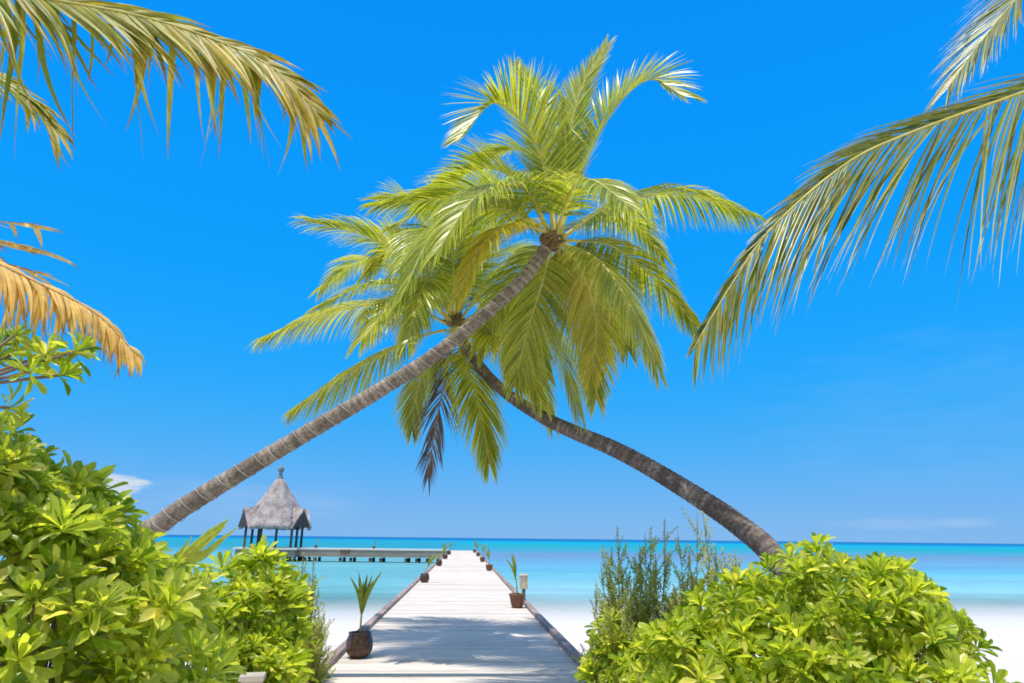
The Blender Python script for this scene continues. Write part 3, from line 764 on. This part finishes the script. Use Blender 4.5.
right_fronds = [
    F(Y2, [(453, 320, 0), (412, 262, -.3), (366, 236, -.6), (308, 221, -1.0)], L0=.72, droop=1.0, lift=20),
    F(Y2, [(450, 322, 0), (415, 290, -.7), (372, 284, -1.5), (322, 304, -2.1)], L0=.72, droop=1.5, lift=18, yellow=.05),
    F(Y2, [(448, 324, 0), (400, 304, .2), (332, 312, .4), (262, 338, .5)], L0=.72, droop=1.7, lift=8, a=(68, 22), yellow=.18),
    F(Y2, [(446, 330, 0), (420, 337, .1), (370, 360, .35), (294, 408, .5)], L0=.75, droop=1.7, lift=0, bare=.24, yellow=.25),
    F(Y2, [(454, 338, 0), (446, 372, -.4), (438, 415, -.5), (428, 476, -.5)], L0=.6, droop=1.2, lift=0, mat='frond_dead', rib='midrib_dry', n=34, a=(42, 18), ragged=.35, width=.024, label='dead purple-grey frond hanging straight down'),
    F(Y2, [(456, 338, 0), (470, 375, -.6), (482, 420, -.9), (489, 462, -.9)], L0=.72, droop=.9, lift=0, a=(55, 20), yellow=.12),
    F(Y2, [(453, 338, .1), (430, 365, .5), (416, 395, .7), (412, 430, .8)], L0=.6, droop=1.0, lift=0, a=(50, 20), yellow=.2),
    F(Y2, [(453, 318, .1), (432, 240, .7), (408, 200, 1.2), (376, 200, 1.6)], L0=.75, droop=.7, lift=22),
    F(Y2, [(455, 318, 0), (450, 242, -.5), (428, 232, -1.3), (400, 268, -2.1)], L0=.78, droop=1.4, lift=20),
    F(Y2, [(459, 322, .1), (490, 288, .8), (526, 308, 1.4), (548, 375, 1.6)], L0=.75, droop=1.4, lift=8, yellow=.1),
    F(Y2, [(460, 324, 0), (505, 300, -.5), (552, 332, -1.2), (580, 416, -1.5)], L0=.75, droop=1.4, lift=8, yellow=.2),
    F(Y2, [(457, 318, .1), (478, 245, .6), (492, 185, 1.2), (474, 160, 1.9)], L0=.72, droop=.3, lift=25),
    F(Y2, [(453, 320, 0), (438, 282, -1.0), (424, 285, -1.7), (408, 340, -2.4)], L0=.7, droop=1.5, lift=12, yellow=.1),
    F(Y2, [(459, 330, .1), (492, 332, 1.0), (530, 368, 1.6), (552, 424, 1.8)], L0=.72, droop=1.3, lift=3, yellow=.15),
    F(Y2, [(458, 330, 0), (480, 330, -1.0), (515, 350, -1.9), (540, 400, -2.2)], L0=.7, droop=1.4, lift=8, yellow=.3),
    F(Y2, [(460, 320, .1), (500, 270, .5), (545, 265, .9), (590, 300, 1.2)], L0=.75, droop=1.4, lift=15),
    F(Y2, [(457, 316, 0), (462, 270, 0), (470, 225, .1), (480, 190, .2)], L0=.32, droop=.1, lift=5, a=(22, 8), n=40),
    F(Y2, [(450, 320, .1), (405, 275, 1.1), (360, 262, 1.9), (320, 290, 2.5)], L0=.7, droop=1.3, lift=15, yellow=.1),
    F(Y2, [(455, 316, 0), (466, 252, -.3), (440, 208, -.6), (396, 224, -1.0)], L0=.72, droop=1.0, lift=20),
    F(Y2, [(451, 318, 0), (425, 256, .3), (396, 240, .6), (366, 276, .9)], L0=.72, droop=1.3, lift=15, yellow=.1),
    F(Y2, [(451, 320, -.1), (424, 296, -1.0), (395, 302, -1.7), (362, 340, -2.3)], L0=.7, droop=1.4, lift=12, yellow=.15),
    F(Y2, [(460, 324, .1), (492, 310, .8), (520, 330, 1.2), (532, 380, 1.4)], L0=.72, droop=1.3, lift=6, yellow=.15),
    F(Y2, [(458, 318, .1), (478, 270, .9), (512, 250, 1.6), (550, 280, 2.2)], L0=.72, droop=1.1, lift=15),
    F(Y2, [(453, 318, .1), (440, 262, 1.0), (415, 240, 1.8), (380, 258, 2.4)], L0=.72, droop=1.0, lift=18),
]
for f in right_fronds: frond(palm2, **f)

SC_L = SC_W = SC_N = 1.0
# --- near palm on the left: its crown stands outside the picture
YN = 3.3
CL = P(-330, 20, YN + 0.2)
palm3 = thing('coconut_palm', 'near palm at left edge with ragged green frond above a dry golden one', 'palm tree', (CL.x - 0.25, YN + 0.3, -0.6))
trunk(palm3, [(CL.x - 0.25, YN + 0.3, -0.7), (CL.x - 0.15, YN + 0.25, 1.5), (CL.x - .03, YN + 0.2, CL.z - 0.2), tuple(CL)], [(0, .2), (.2, .16), (1, .13)], 'trunk_a')
crownshaft(palm3, CL, Vector((0.1, 0, 1)), 0.13)
random.seed(5)
frond(palm3, [CL, P(-150, -40, YN + .1), P(10, -8, YN), P(140, 16, YN - .1), P(226, 44, YN - .2), P(276, 70, YN - .25), P(312, 106, YN - .28)], L0=.95, width=.034, n=235,
      droop=1.8, lift=-5, a=(64, 14), roll=58, upper=1.0, lower=.62, mat='frond_near', r0=.016, seg=8, fold=True, bare=.12, ragged=.30, yellow=.08, tipyellow=.5, lean=.1, kink=.50, band=(40, 16, .40), endk=.52, gaps=.35, hanglen=1.2, tilt=.7)
frond(palm3, [CL, P(-180, 10, YN + .5), P(-60, 50, YN + .7), P(20, 88, YN + .8), P(58, 128, YN + .8)], L0=.62, width=.038, n=60,
      droop=1.2, lift=0, roll=55, lower=.6, mat='frond_near', r0=.014, seg=6, fold=True, ragged=.3, yellow=.2, tipyellow=.3, kink=.2, band=(30, 12, .4), endk=.4)
frond(palm3, [CL, P(-200, 170, YN - .05), P(-60, 236, YN - .1), P(32, 280, YN - .15), P(94, 312, YN - .2), P(138, 356, YN - .25)], L0=.74, width=.022, n=300,
      droop=2.4, lift=0, roll=40, lower=.8, a=(66, 20), mat='frond_dry', rib='midrib_dry', r0=.011, seg=8, fold=True, ragged=.6, yellow=.3, bare=.15, kink=.85, band=(44, 16, 1.1), endk=.78, gaps=.15, tilt=.8, label='dry golden brown hanging frond')
for q0, q1, q2 in ((205, 218, 224), (222, 234, 250), (240, 252, 272)):
    frond(palm3, [CL, P(-230, q0 - 60, YN + .2), P(-110, q0, YN + .22), P(-40, q1, YN + .22), P(40, q2, YN + .22)], L0=.46, width=.026, n=36,
      droop=.9, lift=4, roll=50, lower=.6, mat='frond_dry', rib='midrib_dry', r0=.010, seg=7, fold=True, ragged=.6, yellow=.6, kink=.25, band=(20, 7, .3), endk=.4, label='dry golden brown hanging frond')
for dx, dy, dz in ((-1.6, .3, .3), (-1.2, -1.2, .5), (-.6, 1.6, .7)):
    frond(palm3, [CL, CL + Vector((dx * .5, dy * .5, .6 + dz * .4)), CL + Vector((dx, dy, dz)), CL + Vector((dx * 1.35, dy * 1.35, dz - .9))], L0=.55, width=.035, n=40, droop=1.4, seg=4, mat='frond_near')

# --- near palm on the right
YQ = 3.7
CR = P(1390, -60, YQ + .2)
palm4 = thing('coconut_palm', 'near palm at right edge with long combed green fronds arching in', 'palm tree', (CR.x + .3, YQ + .4, -.6))
trunk(palm4, [(CR.x + .3, YQ + .4, -.7), (CR.x + .2, YQ + .35, 1.5), (CR.x + .05, YQ + .25, CR.z - .2), tuple(CR)], [(0, .2), (.2, .16), (1, .13)], 'trunk_b')
crownshaft(palm4, CR, Vector((-.1, 0, 1)), .13)
random.seed(9)
frond(palm4, [CR, P(1200, 28, YQ + .1), P(1030, 90, YQ), P(913, 132, YQ - .05), P(846, 164, YQ - .12), P(772, 228, YQ - .18), P(727, 292, YQ - .2), P(694, 348, YQ - .25)], L0=2.25, width=.0175, n=215, endk=.88,
      droop=.42, lift=-5, a=(46, 16), roll=118, mat='frond_combed', r0=.025, seg=6, fold=True, bare=.10, upper=1.05, lower=.42, ragged=.12, yellow=.10, band=(22, 9, 1))
frond(palm4, [CR, P(1250, -120, YQ + .8), P(1110, -80, YQ + .9), P(1030, -14, YQ + .9), P(984, 38, YQ + .9), P(948, 88, YQ + .9)], L0=1.4, width=.017, n=190, endk=.72,
      droop=.4, lift=5, a=(44, 16), roll=-40, mat='frond_combed', r0=.02, seg=5, fold=True, ragged=.12, yellow=.12)
for dx, dy, dz in ((1.6, .3, .3), (1.2, -1.2, .5), (.6, 1.6, .7)):
    frond(palm4, [CR, CR + Vector((dx * .5, dy * .5, .6 + dz * .4)), CR + Vector((dx, dy, dz)), CR + Vector((dx * 1.35, dy * 1.35, dz - .9))], L0=.55, width=.03, n=40, droop=1.4, seg=4, mat='frond_near')

# ------------------------------------------------------------------ shrubs
def leaf_blade(length, width, curl, cup, prof, seg=5):
    """A leaf along +X with its face up (+Z): rows of three points."""
    rows = []
    x = z = 0.0; ang = 0.0
    for s in range(seg + 1):
        f = s / seg
        w = width * 0.5 * np.interp(f, prof[0], prof[1])
        rows.append(([x, -w, z + cup * w], [x, 0, z], [x, w, z + cup * w]))
        ang -= curl / seg
        x += math.cos(ang) * length / seg; z += math.sin(ang) * length / seg
    return np.array(rows).reshape(-1, 3)
def strip_faces(seg):
    f = []
    for i in range(seg):
        for j in range(2):
            a = i * 3 + j; f.append((a, a + 1, a + 4, a + 3))
    return np.array(f)
SPAT = ([0, .15, .4, .65, .82, .94, 1.0], [.14, .20, .42, .86, 1.0, .86, .42])
OVAL = ([0, .2, .5, .8, 1.0], [.15, .75, 1.0, .65, .06])
def rotm(axis, a): return np.array(Matrix.Rotation(a, 3, axis))
def rosette(nl, length, width):
    """A whorl of spatulate leaves round a shoot tip, axis +Z."""
    Vs, Fs, Ts = [], [], []; seg = 6; base = 0
    for k in range(nl):
        f = k / (nl - 1)                                   # 0 lowest, 1 innermost
        el = R(6 + 76 * f ** 1.0 + random.gauss(0, 7))
        ln = length * (1.0 - 0.45 * f ** 2) * random.uniform(.82, 1.12)
        V = leaf_blade(ln, width * random.uniform(.85, 1.15) * (1 - .25 * f), random.uniform(-.15, 1.1), random.uniform(.45, 1.1), SPAT, seg)
        V = V @ rotm('X', random.gauss(0, .5)).T @ rotm('Y', -el).T @ rotm('Z', k * 2.3999 + random.gauss(0, .15)).T
        V[:, 2] += 0.25 * length * (f - .6) * .6
        t = np.zeros((len(V), 3)); t[:, 0] = min(1, max(0, random.gauss(.34 + .32 * f, .30))); t[:, 1] = np.repeat(np.arange(seg + 1) / seg, 3)
        t[:, 2] = (random.random() < .15 * (1 - f)) * random.uniform(.4, 1.0)
        Vs.append(V); Fs.append(strip_faces(seg) + base); Ts.append(t); base += len(V)
    return np.vstack(Vs), np.vstack(Fs), np.vstack(Ts)
random.seed(11)
ROS = [rosette(random.randint(17, 23), .190, .046) for _ in range(10)]
def sprig(h, nl, leaf, width, spread=.5):
    """An upright twig with many small leaves, base at the origin, axis +Z."""
    Vs, Fs, Ts = [], [], []; base = 0; seg = 2
    for k in range(nl):
        f = (k + .5) / nl
        V = leaf_blade(leaf * random.uniform(.7, 1.2) * (1.1 - .5 * f), width * random.uniform(.8, 1.2), random.uniform(0, .5), .25, OVAL, seg)
        V = V @ rotm('Y', -R(random.uniform(10, 65))).T @ rotm('Z', k * 2.3999 + random.gauss(0, .4)).T
        V[:, 2] += h * f; V[:, 0] += .05 * h * math.sin(f * 3); V[:, :2] += np.array([random.gauss(0, .006), random.gauss(0, .006)])
        t = np.zeros((len(V), 3)); t[:, 0] = random.random() * .7 + .3 * f; t[:, 1] = np.repeat(np.arange(seg + 1) / seg, 3)
        t[:, 2] = max(0, random.gauss(.10 + .2 * f * f, .15))
        Vs.append(V); Fs.append(strip_faces(seg) + base); Ts.append(t); base += len(V)
    return np.vstack(Vs), np.vstack(Fs), np.vstack(Ts)
random.seed(12)
SPR = [sprig(random.uniform(.24, .38), random.randint(40, 60), .046, .018) for _ in range(8)]
def scatter(name, protos, items, mat, parent):
    """items: (position, axis, scale, yellow). One mesh from many copies of the prototypes."""
    Vs, Fs, Ts = [], [], []; base = 0
    for pos, axis, sc, yl in items:
        V, Fc, T = random.choice(protos)
        q = Vector(axis).normalized().to_track_quat('Z', 'Y').to_matrix() @ Matrix.Rotation(random.uniform(0, 6.28), 3, 'Z')
        W = (V * sc) @ np.array(q).T + np.array(pos)
        T = T.copy(); T[:, 0] = np.clip(T[:, 0] + random.gauss(0, .16), 0, 1); T[:, 2] = np.clip(T[:, 2] + yl, 0, 1)
        Vs.append(W); Fs.append(Fc + base); Ts.append(T); base += len(W)
    return bulk(name, np.vstack(Vs), np.vstack(Fs), np.vstack(Ts), mat, parent)
def hull_items(ells, dens, sc, inner=.4, axis_up=.9, yl=0.0, zmin=-0.6):
    """Shoot tips over a union of ellipsoids (centre, radii) and some inside it."""
    out = []
    for ci, (c, r) in enumerate(ells):
        c = Vector(c); area = 4 * math.pi * ((r[0] * r[1]) ** 1.6 + (r[0] * r[2]) ** 1.6 + (r[1] * r[2]) ** 1.6) ** (1 / 1.6) / 3 ** (1 / 1.6)
        for k in range(int(area * dens)):
            z = random.uniform(-.75, 1); a = random.uniform(0, 6.283); q = math.sqrt(1 - z * z)
            n = Vector((q * math.cos(a), q * math.sin(a), z))
            deep = random.uniform(.35, .85) if random.random() < inner else (random.uniform(1.04, 1.22) if random.random() < .16 else random.uniform(.84, 1.06))
            p = c + Vector((n.x * r[0], n.y * r[1], n.z * r[2])) * deep
            if p.z < zmin + .08: continue
            if n.z < -.1 and random.random() < .4: continue
            ins = False
            for cj, (c2, r2) in enumerate(ells):
                if cj != ci:
                    d = p - Vector(c2)
                    if (d.x / r2[0]) ** 2 + (d.y / r2[1]) ** 2 + (d.z / r2[2]) ** 2 < .55: ins = True
            if ins: continue
            ax = Vector((n.x, n.y, max(-.1, n.z) + axis_up)) + Vector((random.gauss(.12, .34), random.gauss(-.1, .34), random.gauss(0, .25)))
            out.append((p, ax, sc * random.uniform(.6, 1.3), max(0, random.gauss(yl, .10))))
    return out
def stems(items, base, parent, mat, frac=.34, r=.007, name='stems'):
    mb = MB()
    for p, ax, sc, _ in items:
        if random.random() > frac: continue
        ax = Vector(ax).normalized()
        b = Vector(base) + Vector((random.uniform(-.6, .6) * .5, random.uniform(-.5, .5) * .5, 0))
        b = b.lerp(Vector((p.x, p.y, b.z)), .62)
        m = b.lerp(p, .5) + Vector((random.gauss(0, .12), random.gauss(0, .12), -.08))
        line, _l = spline([b, m, p - ax * .10 * sc, p + ax * .01], 8)
        mb.tube(line, [r * (1.8 - 1.2 * k / 8) for k in range(9)], 5)
    return mb.build(name, mat, parent)
def shrub(label, ells_px, dens, sc, ground=-.58, **kw):
    """ells_px: (px, py, Y, rx, ry, rz) ellipsoids placed where the shrub's lobes stand."""
    ells = [(P(x, y, Y), (rx, ry, rz)) for x, y, Y, rx, ry, rz in ells_px]
    c = sum((e[0] for e in ells), Vector()) / len(ells)
    root = thing('sea_lettuce_shrub', label, 'shrub', (c.x, c.y, ground), 'leafy shrubs beside the jetty')
    it = hull_items(ells, dens, sc, **kw)
    scatter('foliage', ROS, it, M['lettuce'], root)
    stems(it, (c.x, c.y, ground - .03), root, M['stem'])
    return root, it
random.seed(41)
shrub('big leafy green shrub at far left, sloping down from the left edge', [
    (-15, 552, 3.5, .46, .5, .42), (40, 576, 3.6, .40, .5, .38), (-70, 515, 3.4, .5, .5, .5), (0, 482, 3.7, .16, .2, .16), (10, 640, 3.3, .6, .55, .5), (88, 620, 3.7, .36, .5, .38),
    (-80, 640, 3.2, .5, .5, .6), (100, 700, 3.5, .5, .5, .4)], 46, .92, yl=.07)
random.seed(42)
shrub('mid-sized rounded green shrub left of the jetty, in front of the gazebo', [
    (208, 640, 7.2, .60, .55, .62), (250, 628, 7.6, .48, .5, .66), (274, 652, 7.7, .20, .45, .66), (165, 668, 6.8, .6, .5, .60), (225, 700, 6.9, .6, .45, .5), (262, 695, 7.4, .30, .4, .5)], 27, 1.22)
random.seed(43)
shrub('large bright green shrub right of the jetty, hiding the right palm foot', [
    (830, 625, 5.9, .60, .55, .58), (745, 640, 6.2, .55, .5, .46), (897, 640, 5.8, .50, .5, .46), (880, 615, 6.4, .45, .5, .42), (918, 690, 5.5, .46, .5, .45),
    (700, 680, 5.9, .50, .5, .42), (820, 700, 5.5, .6, .5, .5)], 38, 1.02)
random.seed(44)
shrub('low dark green shrub against the right jetty kerb, below the olive twigs', [
    (622, 662, 7.5, .36, .32, .40), (662, 690, 7.1, .42, .34, .44)], 42, .95)
# a tall leafy branch reaching in at the left edge, under the dry frond
random.seed(45)
root = thing('sea_lettuce_shrub', 'tall leafy branch tips at the left edge just under the dry golden frond', 'shrub', (P(-120, 600, 2.9).x, 2.9, -.58), 'leafy shrubs beside the jetty')
its = []
for x, y in ((15, 335), (45, 355), (75, 352), (30, 372), (-5, 360), (60, 375), (0, 345), (-30, 330), (8, 408), (-4, 425), (-40, 380), (-60, 350), (-70, 420), (-50, 450), (20, 350)):
    p = P(x, y, 2.9 + random.uniform(-.1, .15))
    its.append((p, (random.uniform(.1, .9), random.gauss(0, .4), random.uniform(.0, .8)), random.uniform(.5, .72), max(0, random.gauss(.08, .1))))
scatter('foliage', ROS, its, M['lettuce'], root)
mb = MB(); b0 = P(-140, 600, 2.9); b0.z = -.6
for p, ax, sc, _ in its:
    line, _l = spline([b0 + Vector((random.uniform(-.05, .05), 0, 0)), P(-140, 470, 2.9), P(-70, 400, 2.9).lerp(p, .3), p], 14)
    mb.tube(line, [.018 - .011 * k / 14 for k in range(15)], 6)
mb.build('stems', M['stem'], root)

def twig_bush(label, stalks, ground=-.58, sc=1.0, yl=0.0):
    """An airy shrub of upright twigs: each stalk (px, py of its tip, Y, spread) climbs from the ground and carries sprigs."""
    cx = sum(P(s[0], s[1], s[2]).x for s in stalks) / len(stalks); cy = sum(s[2] for s in stalks) / len(stalks)
    root = thing('olive_twig_shrub', label, 'shrub', (cx, cy, ground))
    items = []; mb = MB()
    more = [(x + random.gauss(0, 17), y + abs(random.gauss(0, 22)), Y + random.gauss(0, .18), k) for x, y, Y, k in stalks for _ in range(2)]
    for x, y, Y, k in list(stalks) + more:
        tip = P(x, y, Y); b = Vector((cx + (tip.x - cx) * .55 + random.gauss(0, .05), cy + (Y - cy) * .5, ground - .05))
        line, ln = spline([b, b.lerp(tip, .5) + Vector((random.gauss(0, .05), random.gauss(0, .05), 0)), tip], 20)
        mb.tube(line, [.009 - .0065 * j / 20 for j in range(21)], 5)
        for j in range(k):
            f = 1 - (j / k) ** .9 * .78
            p = line[int(f * 19)]; T = (line[int(f * 19) + 1] - p).normalized()
            s = sc * random.uniform(.6, 1.0) * (1.0 if j else 1.0)
            a = random.uniform(0, 6.28); o = Vector((math.cos(a), math.sin(a), 0)) * (random.uniform(.3, 1.1) if j else 0)
            items.append((p - T * (.18 * s if j == 0 else 0), T + o, s, max(0, yl + random.gauss(0, .1))))
    scatter('foliage', SPR, items, M['olive'], root)
    mb.build('stems', M['olive_stem'], root)
    return root
random.seed(51)
st = [(x, y, Y + 1.0, k) for x, y, Y, k in [(618, 530, 6.9, 26), (640, 545, 6.8, 24), (665, 518, 6.7, 26), (605, 560, 6.9, 22), (630, 580, 6.6, 22), (655, 570, 6.6, 22), (690, 545, 6.7, 22), (595, 590, 7.0, 20), (612, 610, 6.7, 22), (680, 580, 6.5, 22), (645, 610, 6.4, 22), (625, 640, 6.4, 20), (600, 630, 6.7, 18), (665, 620, 6.3, 20), (635, 555, 7.0, 24), (612, 545, 6.8, 22), (650, 590, 6.5, 24), (630, 600, 6.4, 22), (670, 600, 6.4, 20), (640, 570, 6.7, 22), (620, 595, 6.7, 22), (700, 600, 6.4, 18)]]
twig_bush('airy olive shrub of fine upright twigs, right of the jetty', st)
random.seed(52)
twig_bush('yellowish tall twigs rising behind the right shrub near the palm trunk', [(697, 510, 7.0, 24), (715, 545, 7.0, 20), (735, 550, 7.2, 20), (690, 560, 7.0, 20), (708, 565, 6.9, 20), (725, 565, 7.0, 18)], yl=.38)
random.seed(53)
twig_bush('thin pale twiggy shrub between the left shrub and the jetty kerb', [(304, 556, 8.7, 20), (318, 592, 8.6, 20), (310, 575, 8.8, 20), (324, 612, 8.8, 18), (312, 630, 8.5, 18), (292, 590, 8.6, 20), (322, 640, 8.9, 16), (298, 630, 8.4, 18), (284, 548, 8.6, 18), (266, 540, 8.7, 16), (316, 655, 8.7, 16), (288, 640, 8.3, 18), (244, 540, 8.8, 12)], yl=.15)

# young palm whose spear leaves rise from the left shrubs
random.seed(61)
yp = P(165, 600, 5.6)
young = thing('young_palm', 'young palm with stiff folded yellow-green leaf poking out of the left shrubs', 'young palm', (yp.x, yp.y, -.58))
for tip, mid, w in (((229, 519), (195, 547), .085), ((226, 525), (192, 553), .075), ((219, 530), (188, 557), .07), ((230, 533), (198, 560), .06), ((192, 536), (176, 560), .05), ((238, 527), (206, 552), .045)):
    line, ln = spline([Vector((yp.x, yp.y, -.5)), P(163, 592, 5.6), P(*mid, 5.55), P(*tip, 5.45)], 24)
    mb = MB(); rows, tin = [], []
    rr_ = random.uniform(.7, 1)
    for k, p in enumerate(line):
        f = k / 24; T = (line[min(24, k + 1)] - line[max(0, k - 1)]).normalized()
        W = T.cross(Vector((.1, 1, .15))); W = (W - T * W.dot(T)).normalized(); Nn = W.cross(T)
        wv = w * .5 * np.interp(f, [0, .45, .75, .93, 1], [.15, .2, 1, .75, .08])
        rows.append([p - W * wv + Nn * wv * .5, p, p + W * wv + Nn * wv * .5]); tin.append((rr_, f * .8, .12))
    mb.quadstrip(rows, tin); mb.build('leaf', M['frond'], young)

# ------------------------------------------------------------------ pots along the jetty
def potted(loc, label, sc=1.0, shape='round', lean=0.0, nl=4, hgt=.85, mat='pot', group='potted palm seedlings along the jetty'):
    root = thing('potted_palm', label, 'potted plant', loc, group)
    x, y, z = loc
    mb = MB()
    if shape == 'round':
        prof = [(.115, 0), (.150, .03), (.178, .09), (.186, .15), (.180, .165), (.184, .18), (.172, .235), (.166, .245), (.163, .265), (.148, .275), (.156, .30), (.156, .315), (.132, .315), (.130, .27)]
    else:
        prof = [(.105, 0), (.125, .02), (.150, .12), (.170, .22), (.172, .235), (.184, .24), (.186, .285), (.160, .285), (.155, .25)]
    mb.lathe((x, y, z + .004), [(r * sc, h * sc) for r, h in prof], 28, .006)
    mb.build('pot', M[mat], root)
    mb = MB(); mb.lathe((x, y, z + .235 * sc), [(.15 * sc, 0), (.14 * sc, .02 * sc), (.02, .035 * sc)], 18); mb.build('soil', M['soil'], root)
    top = Vector((x, y, z + .26 * sc))
    mb = MB(); mb.tube([top, top + Vector((lean * .15, 0, .3 * hgt * sc)), top + Vector((lean * .3, 0, .42 * hgt * sc))], [.016 * sc, .013 * sc, .008 * sc], 6)
    mb.build('stem', M['midrib'], root)
    for k in range(nl):
        a = k * 2.4 + random.uniform(-.5, .5); sp = random.uniform(.10, .30) if k else .05
        d = Vector((math.cos(a) * sp + lean, math.sin(a) * sp, 0)) * sc
        s0 = top + Vector((lean * .25, 0, .28 * hgt * sc))
        ht = hgt * sc * random.uniform(.62, 1.0)
        line, _l = spline([s0, s0 + d * .35 + Vector((0, 0, ht * .4)), s0 + d + Vector((0, 0, ht * .72))], 10)
        rows, tin = [], []; rr_ = random.random()
        for j, p in enumerate(line):
            f = j / 10; T = (line[min(10, j + 1)] - line[max(0, j - 1)]).normalized()
            W = Vector((math.sin(a * 1.7), .3, 0.1)).normalized() if k else Vector((1, .2, 0)).normalized()
            W = (W - T * W.dot(T)).normalized(); Nn = W.cross(T)
            wv = .056 * sc * .5 * np.interp(f, [0, .2, .55, .85, 1], [.18, .55, 1, .55, .05])
            rows.append([p - W * wv + Nn * wv * .5, p, p + W * wv + Nn * wv * .5]); tin.append((rr_, f, max(0, random.gauss(.12, .1))))
        mb = MB(); mb.quadstrip(rows, tin); mb.build('leaf', M['seedling'], root)
    return root
random.seed(71)
ordl = ['nearest', 'second', 'third', 'fourth', 'farthest']
names_l = ['dark brown round pot with a green palm seedling, big and close on the left kerb', 'small brown pot with leaning seedling, second along the left kerb',
           'brown pot with bushy seedling, third along the left kerb by the cross pier', 'tiny brown pot, fourth along the left kerb where the pier joins', 'last tiny pot on the left kerb at the far jetty end']
for k, (x, y) in enumerate(((358.5, 658), (424, 582.5), (437, 566), (442.5, 559), (446.5, 554.8))):
    g = PZ(x, y, 0)
    potted((max(g.x, JL + .3) if k else g.x, g.y, .012), names_l[k], (1.0, .95, 1.0, 1.05, 1.1)[k], 'round', (0, .35, .4, -.1, .2)[k], (9, 7, 7, 7, 7)[k], (.92, .95, 1.0, 1.05, 1.0)[k])
names_r = ['reddish brown tapered pot with thin seedling on the right kerb beside the lantern post', 'brown pot with green seedling, second along the right kerb',
           'small brown pot, third along the right kerb', 'tiny brown pot, fourth along the right kerb', 'last tiny pot on the right kerb at the far jetty end']
for k, (x, y) in enumerate(((519, 608), (490.5, 571), (482.5, 562), (478, 556.5), (474.5, 552.8))):
    g = PZ(x, y, 0)
    potted((min(g.x, JR - .28), g.y, .012), names_r[k], (1.08, 1.02, 1.05, 1.08, 1.15)[k], 'cone', (-.15, -.1, .1, -.2, .1)[k], (4, 6, 6, 6, 6)[k], (1.05, .95, 1.0, 1.0, 1.0)[k], 'pot_pale')
for x, lab in ((314, 'small potted seedling on the cross pier edge, nearer the gazebo'), (374, 'small potted seedling on the cross pier edge, nearer the jetty')):
    u = (P(x, 548, 96) - PIER_A).dot(pier_dir); q = pp(u, -.35, 0)
    potted((q.x, q.y, .09), lab, 1.15, 'round', .3, 4, .9, 'pot_pale', 'potted seedlings on the cross pier')

# lantern post on the right kerb and a capped bollard at the left foot of the jetty
g = PZ(524.5, 604.5, 0)
post = thing('lantern_post', 'short kerb post with a cream lantern box behind the first right-hand pot', 'lantern', (g.x, g.y, 0))
lx, ly = max(g.x, JR - .14), g.y + .25
mb = MB(); mb.tube([(lx, ly, 0), (lx, ly, .36)], .045, 12); mb.build('post', M['finial'], post)
mb = MB(); mb.box((lx, ly, .52), (.15, .15, .31)); mb.build('lantern_box', M['cream'], post, False)
mb = MB()
for sx in (-1, 1):
    for sy in (-1, 1): mb.box((lx + sx * .085, ly + sy * .085, .52), (.022, .022, .33))
mb.box((lx, ly, .70), (.21, .21, .03), 0, taper=.8)
mb.build('frame', M['cream_shell'], post, False)
g = P(252, 683, 6.1)
bol = thing('bollard', 'pale cream square bollard with a flat cap among the left shrubs', 'bollard', (g.x, g.y, -.58))
zt_ = P(252, 674, 6.1).z
mb = MB(); mb.box((g.x, g.y, (zt_ - .04 - .6) / 2), (.15, .15, zt_ - .04 + .6), .15); mb.build('post', M['cream'], bol, False)
mb = MB(); mb.box((g.x, g.y, zt_ - .02), (.19, .19, .035), .15, taper=.96); mb.build('cap', M['cream_shell'], bol, False)
